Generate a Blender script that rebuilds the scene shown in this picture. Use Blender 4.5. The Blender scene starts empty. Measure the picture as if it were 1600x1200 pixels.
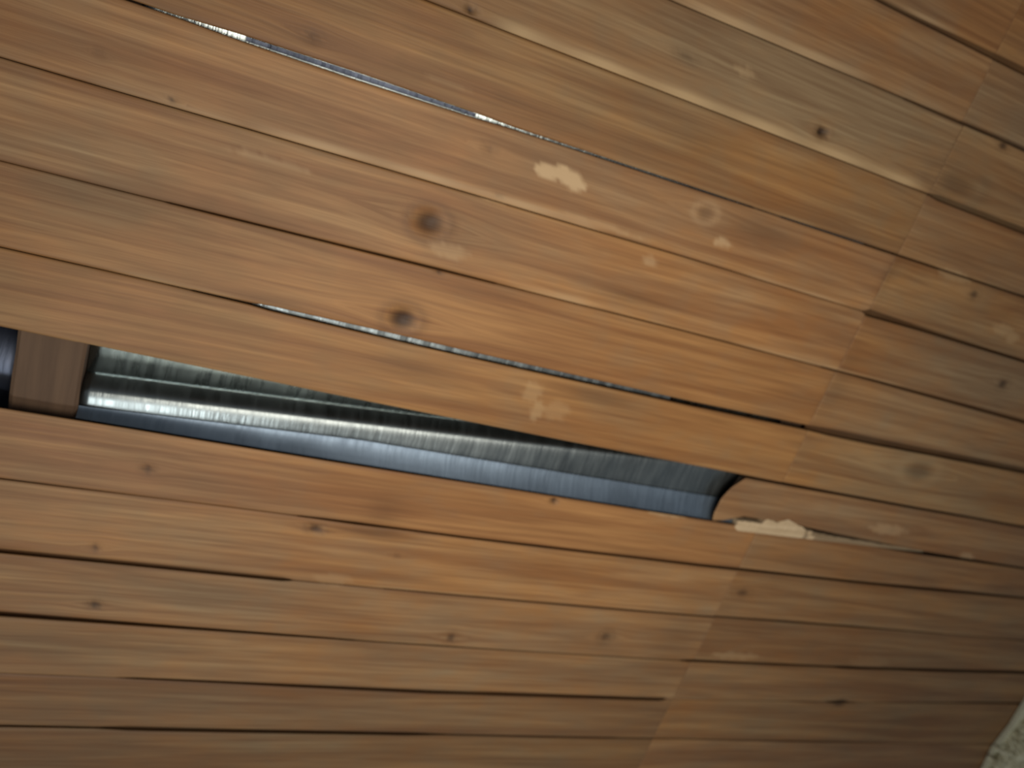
import bpy, math, random
import numpy as np
from mathutils import Matrix, Vector, noise

# ---------------------------------------------------------------- camera, world, lights, exposure
scene = bpy.context.scene
col = scene.collection
cam_data = bpy.data.cameras.new('camera')
cam_data.sensor_width = 36.0
cam_data.lens = 28.125
cam_data.clip_start = 0.02
cam_data.dof.use_dof = True
cam_data.dof.focus_distance = 0.62
cam_data.dof.aperture_fstop = 4.6
cam = bpy.data.objects.new('camera', cam_data)
col.objects.link(cam)
rot = Matrix([[0.903735,-0.183563,-0.38674],[0.319062,0.891133,0.322616],[0.285417,-0.414953,0.863916]]).to_4x4()
cam.matrix_world = Matrix.Translation(Vector((-0.3581,0.2987,0.8))) @ rot
scene.camera = cam

scene.view_settings.view_transform = 'Standard'
scene.view_settings.look = 'None'
scene.view_settings.exposure = 0.0
scene.view_settings.gamma = 1.0
scene.view_settings.use_curve_mapping = False

world = bpy.data.worlds.new('dim_room')
scene.world = world
world.use_nodes = True
world.node_tree.nodes['Background'].inputs['Color'].default_value = (0.80, 0.90, 1.0, 1)
world.node_tree.nodes['Background'].inputs['Strength'].default_value = 0.135


def aim(o, target):
    o.rotation_euler = (Vector(target) - o.location).to_track_quat('-Z', 'Y').to_euler()


def spot(name, loc, target, power, angle, blend, size, color):
    l = bpy.data.lights.new(name, 'SPOT')
    l.energy, l.spot_size, l.spot_blend, l.shadow_soft_size, l.color = power, math.radians(angle), blend, size, color
    o = bpy.data.objects.new(name, l)
    col.objects.link(o)
    o.location = loc
    aim(o, target)


def area(name, loc, target, power, size, color):
    l = bpy.data.lights.new(name, 'AREA')
    l.shape = 'DISK'
    l.energy, l.size, l.color = power, size, color
    o = bpy.data.objects.new(name, l)
    col.objects.link(o)
    o.location = loc
    aim(o, target)


# an unseen spot added to make the pool of light mid-floor, and the ceiling lamp across the room
spot('pool_spot', (-0.04, 0.02, 1.32), (0.02, 0.0, 0), 44.0, 79, 0.9, 0.42, (1.0, 0.94, 0.83))
area('ceiling_lamp', (-0.62, -1.27, 2.4), (-0.35, -0.1, 0), 17.0, 0.32, (0.94, 1.0, 1.0))

# ---------------------------------------------------------------- helpers


def tag(o, label=None, cat=None, kind=None, group=None):
    if label: o['label'] = label
    if cat: o['category'] = cat
    if kind: o['kind'] = kind
    if group: o['group'] = group
    return o


def link_mesh(name, verts, faces, mat, parent=None, smooth=True):
    me = bpy.data.meshes.new(name)
    me.from_pydata([tuple(p) for p in verts], [], [tuple(f) for f in faces])
    me.materials.append(mat)
    if smooth:
        me.polygons.foreach_set('use_smooth', [True] * len(me.polygons))
    me.update()
    o = bpy.data.objects.new(name, me)
    col.objects.link(o)
    if parent: o.parent = parent
    return o


class Nodes:
    def __init__(self, name):
        self.m = bpy.data.materials.new(name)
        self.m.use_nodes = True
        self.t = self.m.node_tree
        self.b = self.t.nodes['Principled BSDF']

    def n(self, kind, **kw):
        x = self.t.nodes.new(kind)
        for k, v in kw.items(): setattr(x, k, v)
        return x

    def l(self, a, b): self.t.links.new(a, b)

    def attr(self, name, out='Fac'):
        return self.n('ShaderNodeAttribute', attribute_name=name).outputs[out]

    def scaled(self, vec, s):
        x = self.n('ShaderNodeVectorMath', operation='MULTIPLY')
        self.l(vec, x.inputs[0])
        x.inputs[1].default_value = s
        return x.outputs[0]

    def noise(self, vec, scale, detail=3, rough=.55, dist=0):
        x = self.n('ShaderNodeTexNoise')
        self.l(vec, x.inputs['Vector'])
        x.inputs['Scale'].default_value = scale
        x.inputs['Detail'].default_value = detail
        x.inputs['Roughness'].default_value = rough
        x.inputs['Distortion'].default_value = dist
        return x.outputs[0]

    def math(self, op, a, b=None, clamp=False):
        x = self.n('ShaderNodeMath', operation=op, use_clamp=clamp)
        for i, q in enumerate((a, b)):
            if q is None: continue
            if isinstance(q, (int, float)): x.inputs[i].default_value = q
            else: self.l(q, x.inputs[i])
        return x.outputs[0]

    def rng(self, v, a, b, c, d):
        x = self.n('ShaderNodeMapRange')
        self.l(v, x.inputs[0])
        for i, q in enumerate((a, b, c, d)): x.inputs[i + 1].default_value = q
        return x.outputs[0]

    def mix(self, f, a, b, mode='MIX'):
        x = self.n('ShaderNodeMix', data_type='RGBA', blend_type=mode)
        if isinstance(f, (int, float)): x.inputs[0].default_value = f
        else: self.l(f, x.inputs[0])
        for i, q in ((6, a), (7, b)):
            if isinstance(q, tuple): x.inputs[i].default_value = q + (1,)
            else: self.l(q, x.inputs[i])
        return x.outputs[2]

    def bump(self, hgt, dist, strength=1.0):
        x = self.n('ShaderNodeBump')
        self.l(hgt, x.inputs['Height'])
        x.inputs['Distance'].default_value = dist
        x.inputs['Strength'].default_value = strength
        self.l(x.outputs[0], self.b.inputs['Normal'])

    def set(self, **kw):
        for k, v in kw.items():
            k = k.replace('_', ' ')
            if hasattr(v, 'is_output'): self.l(v, self.b.inputs[k])
            elif isinstance(v, tuple): self.b.inputs[k].default_value = v + (1,)
            else: self.b.inputs[k].default_value = v


# ---------------------------------------------------------------- materials
def board_material():
    N = Nodes('varnished_pine')
    g = N.attr('gcoord', 'Vector')
    broad = N.noise(N.scaled(g, (2.0, 42, 1)), 1.0, 4, .6, .9)
    fine = N.noise(N.scaled(g, (7, 260, 1)), 1.0, 3, .6, 0)
    blot = N.noise(N.scaled(g, (7, 12, 1)), 1.0, 3, .55, .3)
    mott = N.noise(N.scaled(g, (30, 45, 1)), 1.0, 2, .5, .2)
    varn = N.math('ADD', N.attr('worn'), N.math('ADD', N.rng(blot, .3, .7, -.30, .30), N.rng(mott, .3, .7, -.16, .16)), True)
    orange = N.mix(N.rng(broad, .38, .62, 0, 1), (0.315, 0.138, 0.047), (0.450, 0.222, 0.078))
    tan = N.mix(N.rng(broad, .38, .62, 0, 1), (0.250, 0.150, 0.075), (0.350, 0.233, 0.122))
    c = N.mix(varn, orange, tan)
    c = N.mix(N.rng(fine, .32, .68, .42, 0), c, (0.12, 0.045, 0.015))
    c = N.mix(N.attr('dark'), c, (0.030, 0.014, 0.008))
    c = N.mix(N.attr('bare_lit'), c, (0.56, 0.37, 0.19))
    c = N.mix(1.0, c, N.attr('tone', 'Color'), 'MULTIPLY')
    N.set(Base_Color=c, Roughness=N.rng(varn, 0, 1, .46, .64), Specular_IOR_Level=.26)
    N.bump(N.math('ADD', N.math('MULTIPLY', broad, .5), N.math('MULTIPLY', fine, .35)), .0012, .6)
    return N.m


def plain_wood(name, a, b, stretch=(60, 4, 60)):
    N = Nodes(name)
    co = N.n('ShaderNodeTexCoord').outputs['Object']
    w = N.noise(N.scaled(co, stretch), 1.0, 4, .6, .3)
    N.set(Base_Color=N.mix(N.rng(w, .3, .7, 0, 1), a, b), Roughness=.8)
    N.bump(w, .002, .5)
    return N.m


def metal_material(name, base, rough, bump):
    N = Nodes(name)
    co = N.n('ShaderNodeTexCoord').outputs['Object']
    streak = N.noise(N.scaled(co, (150, 16, 16)), 1.0, 3, .6, .3)
    stain = N.noise(co, 14, 4, .6, .4)
    c = N.mix(N.rng(stain, .35, .7, 0, 1), base, tuple(q * .72 for q in base))
    N.set(Base_Color=c, Metallic=1.0, Roughness=N.rng(streak, .3, .7, rough - .04, rough + .08))
    N.bump(streak, bump, .6)
    return N.m


M_board = board_material()
M_joist = plain_wood('rough_joist_wood', (0.085, 0.046, 0.025), (0.145, 0.082, 0.044))
M_raw = plain_wood('raw_split_wood', (0.46, 0.31, 0.17), (0.66, 0.48, 0.29), (8, 90, 90))
N = Nodes('greyed_split_wood')          # the thin tail of the splinter is older and dirtier
co = N.n('ShaderNodeTexCoord').outputs['Object']
w = N.noise(N.scaled(co, (8, 90, 90)), 1.0, 4, .6, .3)
N.set(Base_Color=N.mix(N.rng(w, .3, .7, 0, 1), (0.24, 0.155, 0.08), (0.36, 0.25, 0.14)), Roughness=.8)
M_old = N.m
M_metal = metal_material('galvanised_metal', (0.29, 0.318, 0.318), .34, .0008)
M_lining = metal_material('lit_metal_lining', (0.62, 0.68, 0.66), .27, .0009)  # same sheet metal, colour raised to paint in the bright highlight
M_flange = metal_material('blue_sheen_flange', (0.24, 0.30, 0.375), .50, .0006)  # blue tint paints the cool reflection along the lower band
M_dull = metal_material('dull_galvanised_metal', (0.16, 0.18, 0.24), .55, .002)

# ---------------------------------------------------------------- measured floor, in metres
SEAMS = {1: [(-1.0,0.512),(0.3,0.515),(1.9,0.535)],2: [(-1.0,0.4269),(0.0314,0.4325),(0.1492,0.4347),(0.267,0.4369),(0.3847,0.439),(0.5025,0.4412),(1.9,0.4489)],3: [(-1.0,0.3496),(-0.1487,0.3506),(0.0438,0.3514),(0.2363,0.3521),(0.4288,0.3529),(0.6213,0.3536),(1.9,0.3551)],4: [(-1.0,0.2659),(-0.4084,0.2669),(-0.1355,0.2686),(0.1375,0.2706),(0.4105,0.2729),(0.6834,0.2754),(1.9,0.279)],5: [(-1.0,0.1901),(-0.4731,0.1919),(-0.1672,0.1945),(0.1386,0.1953),(0.4444,0.1942),(0.7503,0.1914),(1.9,0.1872)],6: [(-1.0,0.1055),(-0.4161,0.1077),(-0.1071,0.1104),(0.2019,0.1109),(0.511,0.1091),(0.82,0.105),(1.9,0.0996)],7: [(-1.0,0.0338),(-0.3925,0.0297),(-0.0742,0.0242),(0.2442,0.0222),(0.5625,0.0236),(0.8808,0.0285),(1.9,0.0349)],8: [(-1.0,-0.0407),(-0.5101,-0.0456),(-0.2064,-0.0546),(0.0974,-0.0612),(0.4011,-0.0655),(0.7048,-0.0673),(1.9,-0.0681)],9: [(-1.0,-0.1267),(-0.5021,-0.1292),(-0.1843,-0.134),(0.1336,-0.1379),(0.4514,-0.141),(0.7693,-0.1432),(1.9,-0.1451)],10: [(-1.0,-0.2058),(-0.3321,-0.2091),(0.0173,-0.2131),(0.3667,-0.2131),(0.716,-0.2092),(1.0654,-0.2015),(1.9,-0.1945)],11: [(-1.0,-0.2924),(-0.4858,-0.2956),(-0.1863,-0.3003),(0.1132,-0.3016),(0.4127,-0.2995),(0.7122,-0.2941),(1.9,-0.2856)],12: [(-1.0,-0.3728),(-0.478,-0.3769),(-0.0599,-0.3844),(0.3581,-0.3845),(0.7761,-0.3774),(1.1941,-0.363),(1.9,-0.3538)],13: [(-1.0,-0.4563),(-0.338,-0.4596),(0.0444,-0.463),(0.4268,-0.4605),(0.8092,-0.4523),(1.1916,-0.4382),(1.9,-0.4287)],14: [(-1.0,-0.536),(1.9,-0.548)]}
GAPS = {1: [(0.2513,0.003),(0.4829,0.007)],2: [(0.0314,0.0008),(0.3299,0.001),(0.4132,0.003),(0.5408,0.004)],3: [(-0.1487,0.0007),(0.4395,0.001),(0.4618,0.006),(0.6213,0.007)],4: [(-0.4084,0.0015),(-0.3557,0.005),(-0.2524,0.0065),(-0.1357,0.0045),(-0.0943,0.002),(0.0875,0.002),(0.2317,0.0012),(0.3194,0.0016),(0.6834,0.002)],5: [(-0.4731,0.0008),(0.4321,0.001),(0.4411,0.009),(0.5383,0.005),(0.7503,0.003)],6: [(-0.4161,0.001),(-0.3525,0.0018),(-0.1259,0.0022),(-0.0386,0.001),(0.3949,0.001),(0.4171,0.0015),(0.5717,0.0035),(0.82,0.005)],7: [(-0.3925,0.0008),(-0.3005,0.002),(-0.2816,0.005),(-0.1535,0.007),(0.0336,0.007),(0.2233,0.006),(0.4336,0.0065),(0.4798,0.01),(0.654,0.009),(0.8808,0.009)],8: [(-0.5101,0.001),(0.3608,0.005),(0.5347,0.004),(0.7048,0.0035),(0.9296,0.003)],9: [(-0.5021,0.0008),(0.5817,0.001),(0.7693,0.003),(0.9929,0.003)],10: [(-0.3321,0.001),(-0.2085,0.001),(-0.126,0.0035),(-0.0624,0.002),(0.2694,0.003),(0.4908,0.0035),(0.7989,0.004),(1.0654,0.003)],11: [(-0.4858,0.0055),(-0.1959,0.005),(-0.1809,0.001),(0.1067,0.0018),(0.5412,0.0025),(0.7122,0.0035),(0.954,0.001)],12: [(-0.478,0.005),(-0.3495,0.004),(-0.2168,0.003),(-0.0471,0.0008),(0.414,0.0008),(0.4342,0.004),(0.7205,0.002),(0.7487,0.005),(1.1941,0.005)],13: [(-0.353,0.0012),(-0.3324,0.003),(-0.1597,0.005),(0.1636,0.007),(0.4196,0.007),(0.4279,0.001),(0.7509,0.001),(0.7696,0.005),(0.8236,0.001),(1.1916,0.004)],14: [(-0.3627,0.002),(-0.3272,0.006),(0.026,0.006),(0.0924,0.002),(0.4875,0.001)]}
SPLIT = [(0.3531,0.0),(0.3715,0.003),(0.4026,0.014),(0.5076,0.014),(0.5817,0.01),(0.7693,0.002),(0.9929,0.0)]
KNOTS = [[-0.1481,0.1547,0.0181,0.0147,0.8,5,0.5],[0.155,0.249,0.0123,0.0089,0.3,1,-0.4],[-0.146,0.0474,0.0173,0.0139,0.9,3.5,0.4],[0.258,0.3727,0.0094,0.0065,1,8,0.3],[-0.1687,0.3563,0.0055,0.0038,1,6,0.3],[-0.1107,0.2431,0.0067,0.005,0.35,0.5,0.2],[0.0602,0.3908,0.0117,0.0043,0.35,0.5,0.2],[-0.2992,0.2881,0.0084,0.0058,0.4,0.6,0.2],[0.4761,0.3751,0.038,0.0168,0.38,0.3,0.2],[0.6692,-0.006,0.0296,0.017,0.4,0.6,-0.2],[-0.1738,-0.2247,0.0095,0.0063,0.8,2,0.3],[0.4673,-0.2514,0.0138,0.0076,0.6,1,0.2],[-0.3883,-0.3567,0.0071,0.0062,0.8,1.5,0.2],[-0.3975,-0.2801,0.005,0.0058,0.6,1,0.1],[0.0413,-0.3697,0.0071,0.0088,0.7,1,0.2],[0.2713,-0.3497,0.0093,0.0098,0.6,1,0.3],[0.7351,0.1514,0.0098,0.008,0.8,1.5,0.2],[0.5949,0.2574,0.0088,0.0069,0.7,1.5,0.2],[0.7849,-0.4534,0.0189,0.0099,0.8,2,0.2],[-0.0854,0.2003,0.0055,0.0033,0.5,0.5,0.2],[-0.4016,0.1983,0.0037,0.0033,0.8,2,0.1],[-0.3624,-0.1752,0.0062,0.0062,0.7,1.5,0.2],[0.5161,0.4353,0.009,0.0057,0.8,2,0.2],[-0.1232,0.1079,0.0055,0.0035,0.7,1,0.1],[0.1102,-0.1441,0.0062,0.0049,1,4,0.1],[0.6861,-0.1121,0.0063,0.0052,0.3,0.3,0.1],[-0.068,-0.2499,0.0056,0.0048,0.3,0.3,0],[-0.4633,0.2185,0.003,0.0041,0.4,0.5,0.1]]
STAINS = [[0.2356,0.2487,0.0546,0.0126,0.42],[0.1044,0.1326,0.0495,0.0095,0.4],[-0.1158,-0.004,0.0509,0.0124,0.42],[0.1184,0.0052,0.0607,0.0123,0.45],[-0.1009,-0.2185,0.043,0.0111,0.55],[-0.2692,0.1903,0.1177,0.0042,0.3],[-0.133,0.1712,0.0407,0.004,0.2],[0.3963,-0.346,0.0454,0.0797,0.28],[0.2531,-0.2105,0.0706,0.0088,0.4],[0.1204,0.3142,0.0557,0.0173,0.22],[-0.1295,0.1375,0.0274,0.015,0.3],[0.6471,-0.1888,0.1992,0.0188,0.2],[0.0096,-0.0751,0.0995,0.007,0.2],[-0.3419,-0.045,0.1,0.0049,0.2],[-0.1725,-0.0355,0.1075,0.0062,0.25],[0.9783,-0.4951,0.2774,0.1145,0.25],[-0.3986,-0.4156,0.1363,0.0205,0.3],[-0.0813,-0.3823,0.0671,0.0148,0.3],[-0.1005,-0.1911,0.0231,0.0274,0.3],[-0.0339,0.3006,0.1159,0.0189,0.15],[-0.2833,0.0356,0.0567,0.0068,0.3],[0.4504,0.0928,0.0189,0.0458,0.22],[0.4398,0.2458,0.01,0.0225,0.3]]
BARE = [[-0.0346,0.2403,0.0171,0.0066,1],[-0.0148,0.2385,0.0145,0.0074,1],[-0.0452,0.2385,0.012,0.0079,1],[-0.0229,0.2416,0.0173,0.008,1],[-0.0063,0.2347,0.0095,0.0068,1],[0.0281,-0.0043,0.012,0.0135,0.3],[0.0416,-0.0273,0.0073,0.0138,0.35],[0.0657,-0.0226,0.0166,0.0122,0.22],[-0.1205,0.1315,0.0207,0.0083,0.3],[0.1897,0.2231,0.0127,0.0046,0.6],[-0.0918,0.1978,0.0277,0.0046,0.4],[0.2832,-0.1385,0.032,0.0043,0.5],[0.676,-0.1111,0.0355,0.0091,0.4],[0.5445,0.2722,0.03,0.0066,0.35],[0.677,0.2246,0.0187,0.0074,0.35],[0.7039,0.2179,0.0119,0.0086,0.35],[0.5156,-0.3685,0.043,0.0069,0.35],[0.8699,-0.1376,0.017,0.0073,0.45],[0.1099,0.1796,0.0097,0.0053,0.4],[0.1333,0.3993,0.0139,0.0045,0.35],[-0.3127,0.1712,0.035,0.0035,0.3],[-0.1698,0.2887,0.0189,0.0023,0.2],[-0.1364,-0.2931,0.0232,0.0096,0.15],[0.7986,-0.3635,0.0433,0.0127,0.1],[0.0291,0.2018,0.0537,0.0036,0.3]]
VARN = [[0.6912,0.1424,0.1367,0.0689,0.9],[-0.4354,0.1112,0.0927,0.0473,0.8],[0.2329,0.4056,0.1382,0.0493,0.8],[0.0584,0.4081,0.1129,0.0308,0.6],[-0.2385,0.3071,0.1227,0.0331,-0.25],[0.6768,-0.0271,0.141,0.0565,0.6],[-0.2902,-0.3327,0.0999,0.0258,0.9],[-0.4239,-0.0873,0.119,0.072,0.15],[0.1406,0.0804,0.198,0.0603,-0.7],[-0.0445,-0.1109,0.2087,0.0815,-0.3],[0.069,-0.1955,0.2435,0.0609,-0.5],[-0.1238,-0.0018,0.1495,0.047,-0.35],[0.3152,-0.0203,0.154,0.0406,-0.5],[-0.0489,0.2224,0.0871,0.0337,-0.2],[0.2184,-0.4177,0.2772,0.0313,0.5],[-0.2609,-0.4959,0.199,0.0317,0.4],[-0.4993,0.2183,0.0587,0.0252,0.1],[-0.1439,0.0912,0.1131,0.0284,-0.4],[0.4215,0.5458,0.0556,0.0432,-0.8],[-0.2809,-0.0355,0.1326,0.0219,-0.2],[0.518,-0.1014,0.1424,0.0359,0.3],[-0.3158,-0.3859,0.107,0.0132,-0.5],[0.0596,0.1877,0.146,0.0222,-0.3],[0.784,-0.2501,0.2349,0.045,0.1]]
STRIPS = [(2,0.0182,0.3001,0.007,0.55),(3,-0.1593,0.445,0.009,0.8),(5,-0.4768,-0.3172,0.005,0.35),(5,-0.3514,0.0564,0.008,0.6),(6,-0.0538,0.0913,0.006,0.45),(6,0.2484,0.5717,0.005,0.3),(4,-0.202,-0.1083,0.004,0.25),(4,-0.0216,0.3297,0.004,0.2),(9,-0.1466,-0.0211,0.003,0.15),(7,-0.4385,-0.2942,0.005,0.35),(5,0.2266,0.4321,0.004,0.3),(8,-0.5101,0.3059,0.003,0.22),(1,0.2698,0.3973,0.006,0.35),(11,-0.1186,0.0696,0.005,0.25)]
PITCH = 0.0812
SEAMS[0] = [(-1.0, 0.594), (1.9, 0.612)]
SEAMS[-1] = [(-1.0, 0.675), (1.9, 0.693)]
SEAMS[15] = [(-1.0, -0.620), (1.9, -0.628)]
SEAMS[16] = [(-1.0, -0.701), (1.9, -0.709)]
SEAMS[17] = [(-1.0, -0.783), (1.9, -0.789)]
JOINT = 0.440          # the boards all butt here, over the right joist
THICK = 0.015


def seam(k, u):
    p = SEAMS[k]
    return np.interp(u, [q[0] for q in p], [q[1] for q in p])


def gap(k, u):
    p = GAPS.get(k, [(0, .0007)])
    g = np.interp(u, [q[0] for q in p], [q[1] for q in p])
    return np.where(g < .0013, g * .5, g)


# per plank: worn (0 orange varnish .. 1 dull tan), tone, height in mm; left of the joint, right of it
LANES = {
    -1: ((.4, .95, 0), (.3, .9, .5)),
    0: ((.4, .95, .3), (.05, .95, -.4)),
    1: ((.45, .98, .2), (.75, .97, .3)),
    2: ((.55, .95, .9), (.55, .98, .7)),
    3: ((.30, .90, -.2), (.40, .92, -.3)),
    4: ((.40, 1.06, .3), (.34, .92, .2)),
    5: ((.30, 1.08, .5), (.32, .92, -.4)),
    6: ((.22, .99, .2), (.36, .96, .3)),
    7: ((.22, 1.0, .1), (.32, .97, -.2)),
    8: ((.3, 1.0, 0), (.45, .95, .4)),
    9: ((.28, 1.0, .2), (.35, .86, -.3)),
    10: ((.32, 1.0, .5), (.40, .84, .1)),
    11: ((.42, .97, .1), (.42, .84, -.2)),
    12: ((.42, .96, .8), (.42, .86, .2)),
    13: ((.45, .74, -.3), (.42, .88, .3)),  # left tone lowered to paint the light fading toward this corner
    14: ((.50, .72, .2), (.42, .90, -.2)),  # left tone again darkened for the light's falloff
    15: ((.45, .95, 0), (.42, .84, .1)),
    16: ((.45, .95, .3), (.42, .84, 0)),
}

N_MID = 17
EDGE = np.array([0, .0011, .0026, .0055])
EDGE_Z = np.array([-.0011, -.0004, -.0001, 0.0])


def end_smooth(x, w):
    x = np.clip(x / w, 0, 1)
    return x * x * (3 - 2 * x)


def ellipse(U, V, e):
    return np.sqrt(((U - e[0]) / e[2]) ** 2 + ((V - e[1]) / e[3]) ** 2)


def plank(k, u0, u1, worn, tone, lift, seed, start=None):
    us = np.concatenate([np.arange(u0, -0.56, .014), np.arange(max(u0, -0.56), min(u1, 1.05), .0045), np.arange(max(u0, 1.05), u1, .014)])
    us = us[(us >= u0) & (us < u1 - .002)]
    ends = np.array([0, .0009, .0022])
    us = np.concatenate([u0 + ends, us[(us > u0 + .004) & (us < u1 - .004)], (u1 - ends)[::-1]])
    hi = seam(k, us) - gap(k, us) / 2
    lo = seam(k + 1, us) + gap(k + 1, us) / 2
    if k == 8:
        lo = lo + np.interp(us, [q[0] for q in SPLIT], [q[1] for q in SPLIT])
    # rows run from the high edge to the low edge
    rows = [hi - e for e in EDGE]
    for i in range(1, N_MID):
        f = i / N_MID
        rows.append((hi - EDGE[-1]) * (1 - f) + (lo + EDGE[-1]) * f)
    rows += [lo + e for e in EDGE[::-1]]
    V = np.array(rows)                       # rows x columns
    nr, nc = V.shape
    U = np.tile(us, (nr, 1))
    rowz = np.concatenate([EDGE_Z, np.zeros(N_MID - 1), EDGE_Z[::-1]])
    T = np.linspace(0, 1, nr)
    if start is not None:                    # broken end instead of a straight saw cut
        s = np.interp(T, [q[0] for q in start], [q[1] for q in start])[:, None]
        L = .12
        w = np.clip(1 - (U - u0) / L, 0, 1)
        U = U + w * (s - u0)
    Z = np.tile(rowz[:, None], (1, nc))
    endz = np.minimum(end_smooth(us - u0, .0024), end_smooth(u1 - us, .0024))
    Z = Z - .0005 * (1 - endz)[None, :]
    r = np.random.RandomState(seed)
    cup = r.uniform(-.0006, .0009)
    mid = (V - hi[None, :]) / (lo - hi)[None, :]
    Z += lift * .001 + cup * (1 - (2 * mid - 1) ** 2)
    ph = r.uniform(0, 6, 4)
    Z += .0005 * np.sin(U * 5 + ph[0]) + .0003 * np.sin(U * 13 + ph[1] + mid * 2)
    dark = np.zeros_like(U)
    bare_lit = np.zeros_like(U)
    wv = np.full_like(U, worn)
    Gv = V.copy()
    vmid = (hi + lo).mean() / 2
    for e in KNOTS:
        if not (e[1] - .07 < vmid < e[1] + .07): continue
        d = ellipse(U, V, e)
        core = np.clip(1.25 - d, 0, 1)
        core = core * core * (3 - 2 * core)
        dark = np.maximum(dark, core * e[4])
        ring = np.exp(-((d - 1.35) / .35) ** 2) * e[6]
        if e[6] > 0: dark = np.maximum(dark, ring * .6)
        else: bare_lit = np.maximum(bare_lit, -ring * .6)
        Z -= np.clip(1.2 - d, 0, 1) ** 1.2 * e[5] * .001
        # the grain bends round the knot
        q = (V - e[1]) / e[3]
        Gv += -np.sign(q) * e[3] * 1.1 * np.exp(-np.abs(q) * .8) * np.exp(-((U - e[0]) / (e[2] * 3.2)) ** 2)
    for e in STAINS:
        dark = np.maximum(dark, np.exp(-ellipse(U, V, e) ** 2) * e[4] * .75)
    jag = .10 * np.sin(U * 320 + 3 + 2 * np.sin(V * 300)) + .10 * np.sin(V * 420 + U * 150) + .06 * np.sin(U * 700 - V * 500)
    for e in BARE:
        d = ellipse(U, V, e) + jag
        bare_lit = np.maximum(bare_lit, np.clip((1.15 - d) * 3, 0, 1) * e[4])
    for e in VARN:
        wv += np.exp(-ellipse(U, V, e) ** 2) * e[4] * .8
    for (s, a, b, w, amt) in STRIPS:  # worn board edges, with their lit bevel also put into the pale colour
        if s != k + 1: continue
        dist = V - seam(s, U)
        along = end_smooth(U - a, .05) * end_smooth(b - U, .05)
        bare_lit = np.maximum(bare_lit, np.clip((1.25 - dist / w) * 2.2, 0, 1) * along * amt * (.8 + .2 * np.sin(U * 60 + s)))
    # dirt gathers in the joints
    dmin = np.minimum(hi[None, :] - V, V - lo[None, :])
    dark = np.maximum(dark, .28 * np.exp(-(dmin / .0018) ** 2) * (1 - np.clip(bare_lit * 1.6, 0, 1)))
    wv = np.clip(wv, 0, 1.2)
    # splice in bottom
    verts = np.stack([U, V, Z], -1).reshape(-1, 3)
    idx = np.arange(nr * nc).reshape(nr, nc)
    faces = np.stack([idx[:-1, :-1], idx[1:, :-1], idx[1:, 1:], idx[:-1, 1:]], -1).reshape(-1, 4).tolist()
    inset = .0095 if k != 8 else .003    # the edge is undercut below its upper lip
    bt = np.stack([U[0], V[0] - inset, np.full(nc, -THICK)], -1)
    bb = np.stack([U[-1], V[-1] + .0012, np.full(nc, -THICK)], -1)
    base = len(verts)
    it, ib = base + np.arange(nc), base + nc + np.arange(nc)
    tongue = .0 if k in (7, 8) or (k in (3, 6) and u0 < .4) else .0022
    full = gap(k + 1, us) + tongue if tongue else np.zeros(nc)
    low = idx[-1]
    steps = [(0 * full, -.0042), (-full, -.0046), (-full, -.0095), (0 * full + .0004, -.0100)]
    tv = [np.stack([U[-1], V[-1] + dy, np.full(nc, zz)], -1) for dy, zz in steps]
    ti = [base + 2 * nc + q * nc + np.arange(nc) for q in range(4)]
    verts = np.concatenate([verts, bt, bb] + tv)
    chain = [low] + ti + [ib]
    for A, B in zip(chain[:-1], chain[1:]):
        for j in range(nc - 1):
            faces.append((A[j], B[j], B[j + 1], A[j + 1]))
    for j in range(nc - 1):
        faces.append((it[j], idx[0, j], idx[0, j + 1], it[j + 1]))
        faces.append((ib[j], it[j], it[j + 1], ib[j + 1]))
    faces.append([it[0], ib[0]] + [int(q[0]) for q in ti[::-1]] + [int(q) for q in idx[::-1, 0]])
    faces.append([ib[-1], it[-1]] + [int(q) for q in idx[:, -1]] + [int(q[-1]) for q in ti])
    o = link_mesh('plank', verts, faces, M_board, floor)
    me = o.data
    pad = lambda A, x: np.concatenate([A.ravel(), x[0] * np.ones(nc), x[1] * np.ones(nc), x[2] * np.ones(4 * nc)]).astype(np.float32)
    for nm, A, x in (('dark', dark, (.6, .6, .62)), ('bare_lit', bare_lit, (0, 0, 0)), ('worn', wv, (worn, worn, worn))):
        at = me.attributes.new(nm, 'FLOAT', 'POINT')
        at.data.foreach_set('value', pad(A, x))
    off = r.uniform(-20, 20, 3)
    g = np.zeros((len(verts), 3), np.float32)
    g[:, 0] = verts[:, 0] + off[0]
    g[:, 1] = np.concatenate([Gv.ravel(), V[0], V[-1], V[-1], V[-1], V[-1], V[-1]]) + off[1]
    g[:, 2] = off[2] + verts[:, 2] * 3
    at = me.attributes.new('gcoord', 'FLOAT_VECTOR', 'POINT')
    at.data.foreach_set('vector', g.ravel())
    at = me.attributes.new('tone', 'FLOAT_COLOR', 'POINT')
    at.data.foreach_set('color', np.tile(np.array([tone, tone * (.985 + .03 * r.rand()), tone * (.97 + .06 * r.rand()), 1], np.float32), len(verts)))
    return o


# ---------------------------------------------------------------- floor
def box_mesh(x0, x1, y0, y1, z0, z1):
    v = [(x, y, z) for x in (x0, x1) for y in (y0, y1) for z in (z0, z1)]
    f = [(0, 1, 3, 2), (4, 6, 7, 5), (0, 4, 5, 1), (2, 3, 7, 6), (0, 2, 6, 4), (1, 5, 7, 3)]
    return v, f


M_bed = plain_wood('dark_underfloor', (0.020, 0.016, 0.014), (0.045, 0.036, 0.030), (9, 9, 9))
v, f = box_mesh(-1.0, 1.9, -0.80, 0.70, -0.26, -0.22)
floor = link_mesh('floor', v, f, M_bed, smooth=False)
tag(floor, 'old varnished pine plank floor with one plank missing over a metal duct', None, 'structure')

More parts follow.
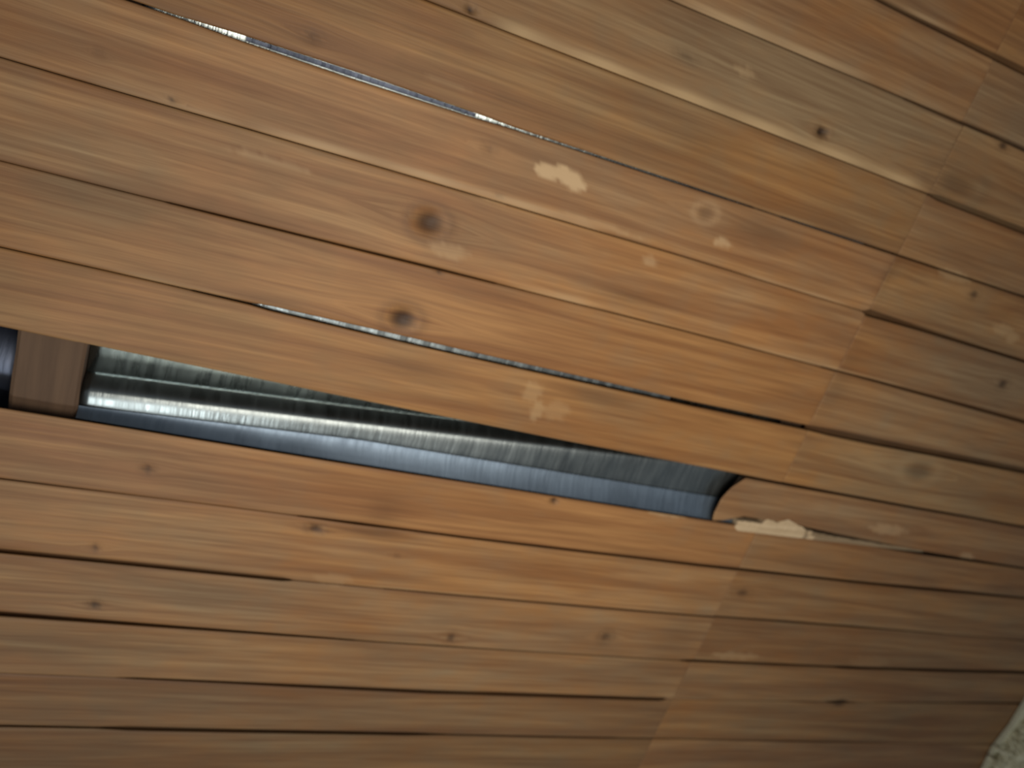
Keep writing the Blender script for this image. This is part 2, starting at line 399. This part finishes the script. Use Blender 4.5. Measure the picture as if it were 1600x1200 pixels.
for k, (left, right) in LANES.items():
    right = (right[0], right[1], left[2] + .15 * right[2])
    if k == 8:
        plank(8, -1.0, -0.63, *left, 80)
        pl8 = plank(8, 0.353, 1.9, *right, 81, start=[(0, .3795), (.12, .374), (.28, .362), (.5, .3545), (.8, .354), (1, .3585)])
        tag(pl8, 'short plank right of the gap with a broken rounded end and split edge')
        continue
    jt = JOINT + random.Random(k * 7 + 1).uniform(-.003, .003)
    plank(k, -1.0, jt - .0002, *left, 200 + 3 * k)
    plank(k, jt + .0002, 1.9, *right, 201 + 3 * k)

# the pale splinter torn along the lower edge of that plank
lo = [(0.396,-0.1427),(0.4039,-0.1492),(0.5817,-0.1458),(0.7701,-0.1411)]
hi = [(0.3966,-0.1329),(0.4393,-0.1313),(0.4452,-0.1228),(0.4649,-0.1266),(0.4819,-0.1187),(0.4994,-0.124),(0.5263,-0.1326),(0.576,-0.1362),(0.7677,-0.1377)]
lx, ly = zip(*sorted(lo)); hx, hy = zip(*sorted(hi))
xs = np.linspace(min(lx[0], hx[0]) + .001, lx[-1], 90)
a = np.interp(xs, hx, hy); b = np.interp(xs, lx, ly)
rr = np.random.RandomState(5)
a = a + rr.uniform(-.0007, .0007, 90); a = np.maximum(a, b + .0014)
vs, fs = [], []
for i, x in enumerate(xs):
    t = i / 89
    top = .0012 * (1 - t) + .0004
    mid_ = .55 * a[i] + .45 * b[i]
    for (yy, zz) in ((b[i], -.010), (b[i], top - .0012), (mid_, top + rr.uniform(0, .0009)), (a[i], top - .001 + rr.uniform(0, .0012) * (1 - t)), (a[i], -.010)):
        vs.append((x, yy, zz))
for i in range(89):
    for j in range(5):
        q, w = i * 5 + j, i * 5 + (j + 1) % 5
        fs.append((q, q + 5, w + 5, w))
fs += [(0, 1, 2, 3, 4), tuple(89 * 5 + j for j in (4, 3, 2, 1, 0))]
spl = link_mesh('splinter', vs, fs, M_raw, pl8, smooth=False)
spl.data.materials.append(M_old)
for p in spl.data.polygons:
    if p.center.x + rr.uniform(-.02, .02) > .535: p.material_index = 1
tag(spl, 'pale splinter of raw wood')


def joist(x0, x1):
    v, f = [], []
    n = 60
    rr = random.Random(int(x0 * 1000))
    for i in range(n + 1):
        y = -0.79 + 1.48 * i / n
        j = lambda: rr.uniform(-.0008, .0008)
        prof = [(x0 + j(), -.20), (x0 + j(), -THICK - .003), (x0 + .003, -THICK - .0004), (x1 - .003, -THICK - .0004), (x1 + j(), -THICK - .003), (x1 + j(), -.20)]
        v += [(px, y, pz) for px, pz in prof]
    for i in range(n):
        for q in range(6):
            a, b = i * 6 + q, i * 6 + (q + 1) % 6
            f.append((a, b, b + 6, a + 6))
    f += [tuple(range(6))[::-1], tuple(n * 6 + q for q in range(6))]
    return link_mesh('joist', v, f, M_joist, floor, smooth=False)


joist(-0.4985, -0.4385)
joist(0.405, 0.475)

# ---------------------------------------------------------------- the duct under the gap
def duct(x0, x1, profiles, mat, label, nx=90, wob=.0003, seed=3):
    root = bpy.data.objects.new('metal_duct', None)
    col.objects.link(root)
    root.location = ((x0 + x1) / 2, -.12, -.05)
    tag(root, label, 'duct')
    for nm, prof in profiles:
        vs, fs = [], []
        m = len(prof(x0))
        for i in range(nx + 1):
            x = x0 + (x1 - x0) * i / nx
            for y, z in prof(x):
                w = noise.noise(Vector((x * 22, y * 14, seed))) * wob
                vs.append((x - root.location.x, y - root.location.y, z + w - root.location.z))
        for i in range(nx):
            for j in range(m - 1):
                q = i * m + j
                fs.append((q, q + 1, q + m + 1, q + m))
        o = link_mesh(nm, vs, fs, M_flange if nm == 'side_flange' else M_lining if (nm == 'bay_lining' and mat is M_metal) else mat, root)
        sol = o.modifiers.new('thickness', 'SOLIDIFY')
        sol.thickness = .0008 if nm != 'side_flange' else .0004
        sol.offset = -1
        sol.use_rim = nm != 'side_flange'
    return root


def rail(x):           # the duct lies slightly askew to the boards
    return -.105 + .052 * (x + .43)


def lining(x):
    return [(0.335, -.030), (0.335, -.0165)] + [(0.335 - .335 * i / 10, -.0165) for i in range(1, 11)] + [(-.022, -.024), (-.040, -.038), (-.046, -.040), (rail(x) + .012, -.040)]


def crease(x):
    return -.1235 + .0115 * min(max((x + .43) / .28, 0), 1)


def box_top(x):
    s = rail(x)
    p = [(s + .013, -.041), (s + .010, -.037), (s + .004, -.027), (s + .0010, -.0236), (s - .0008, -.0218), (s - .0030, -.0208), (s - .007, -.0202)]
    p += [(s - .007 + (crease(x) + .003 - s + .007) * q, -.0200) for q in (.25, .5, .75, 1)]
    return p + [(crease(x) - .002, -.0206), (crease(x) - .009, -.0228)]


def side_flange(x):
    s = float(seam(9, x) - gap(9, x) / 2)
    v0 = crease(x)
    return [(v0, -.0192)] + [(v0 + (s - .0012 - v0) * q, -.0192 + .0124 * q ** 1.5) for q in (.15, .3, .5, .75, 1)]


md = duct(-0.4375, 0.404, (('bay_lining', lining), ('duct_box', box_top), ('side_flange', side_flange)), M_metal, 'shiny galvanised metal duct lying under the gap of the missing plank')


def flange(k, x0, x1, top, frac, mat):
    # a folded standing edge of the duct sheet showing in an open joint
    xs = np.linspace(x0, x1, 60)
    y = seam(k, xs)
    w = gap(k, xs) * frac / 2
    rr = np.random.RandomState(k)
    vs, fs = [], []
    for i, x in enumerate(xs):
        z = top + rr.uniform(-.0005, .0005)
        for yy, zz in ((y[i] - w[i], -.0172), (y[i] - w[i], z), (y[i] + w[i], z + .0004), (y[i] + w[i], -.0172)):
            vs.append((x - md.location.x, yy - md.location.y, zz - md.location.z))
    for i in range(59):
        for j in range(4):
            a, b = i * 4 + j, i * 4 + (j + 1) % 4
            fs.append((a, a + 4, b + 4, b))
    fs += [(0, 1, 2, 3), (59 * 4 + 3, 59 * 4 + 2, 59 * 4 + 1, 59 * 4)]
    return link_mesh('flange', vs, fs, mat, md, smooth=False)


flange(7, -0.2974,0.2136, -.005, .85, M_metal)
flange(4, -0.353,-0.1323, -.009, .7, M_dull)

def lining2(x):
    return [(0.02, -.050), (-0.02, -.060), (-0.07, -.075), (-0.13, -.080), (-0.19, -.080), (-0.24, -.075)]


def pipe2(x):
    return [(-.105 + .04 * math.cos(a), -.078 + .04 * math.sin(a)) for a in (math.pi * i / 20 for i in range(21))]


duct(-0.86, -0.4995, (('bay_lining', lining2), ('pipe', pipe2)), M_dull, 'dull bluish metal duct in the dark void left of the joist, at the left edge', 40)

# ---------------------------------------------------------------- shaggy rug in the far corner
rug = bpy.data.objects.new('shaggy_rug', None)
col.objects.link(rug)
edge = [(1.2606,-0.6336),(1.2409,-0.547),(1.2463,-0.4881),(1.239,-0.4101)]
ex = [q[0] for q in edge]
poly = list(edge) + [(1.60, edge[-1][1] + .02), (1.75, -0.5), (1.72, -0.66), (edge[0][0], -0.68)]
cx = sum(q[0] for q in poly) / len(poly)
cy = sum(q[1] for q in poly) / len(poly)
rug.location = (cx, cy, .002)
tag(rug, 'cream shaggy rug whose tufted edge shows at the bottom right corner', 'rug')
n = len(poly)
vs = [(x - cx, y - cy, 0) for x, y in poly] + [(x - cx, y - cy, .008) for x, y in poly]
fs = [tuple(range(n)), tuple(range(2 * n - 1, n - 1, -1))] + [(i, i + n, (i + 1) % n + n, (i + 1) % n) for i in range(n)]
M_back = plain_wood('rug_backing_cloth', (0.55, 0.50, 0.34), (0.70, 0.64, 0.45), (200, 200, 200))
link_mesh('backing', vs, fs, M_back, rug, smooth=False)


def inside(x, y):
    c = False
    for i in range(n):
        (x1, y1), (x2, y2) = poly[i], poly[i - 1]
        if (y1 > y) != (y2 > y) and x < (x2 - x1) * (y - y1) / (y2 - y1) + x1: c = not c
    return c


rr = random.Random(11)
vs, fs = [], []
count = 0
while count < 5200:
    x, y = rr.uniform(1.22, 1.76), rr.uniform(-.69, -.39)
    nz = noise.noise(Vector((x * 38, y * 38, 2.0)))
    if not inside(x + .034 * nz - .006, y + .02 * nz): continue
    count += 1
    a = rr.uniform(0, 6.283)
    lean = rr.uniform(.004, .016)
    L = rr.uniform(.018, .034) * (1 + .9 * nz)
    w = rr.uniform(.0014, .0024)
    dx, dy = math.cos(a) * lean, math.sin(a) * lean
    b = len(vs)
    for t_, wt in ((0, 1), (.55, .85), (1, .3)):
        px, py, pz = x - cx + dx * t_ * t_, y - cy + dy * t_ * t_, .007 + L * t_ - .3 * lean * t_ * t_
        for q in range(3):
            an = a + q * 2.094
            vs.append((px + math.cos(an) * w * wt, py + math.sin(an) * w * wt, pz))
    for s in (0, 3):
        for q in range(3):
            fs.append((b + s + q, b + s + (q + 1) % 3, b + s + 3 + (q + 1) % 3, b + s + 3 + q))
    fs.append((b + 6, b + 7, b + 8))
N = Nodes('cream_wool')
co = N.n('ShaderNodeTexCoord').outputs['Object']
N.set(Base_Color=N.mix(N.rng(N.noise(co, 45, 3), .35, .65, 0, 1), (0.66, 0.58, 0.37), (0.98, 0.91, 0.68)), Roughness=.95)
pile = link_mesh('pile', vs, fs, N.m, rug)
tag(pile, kind='stuff')
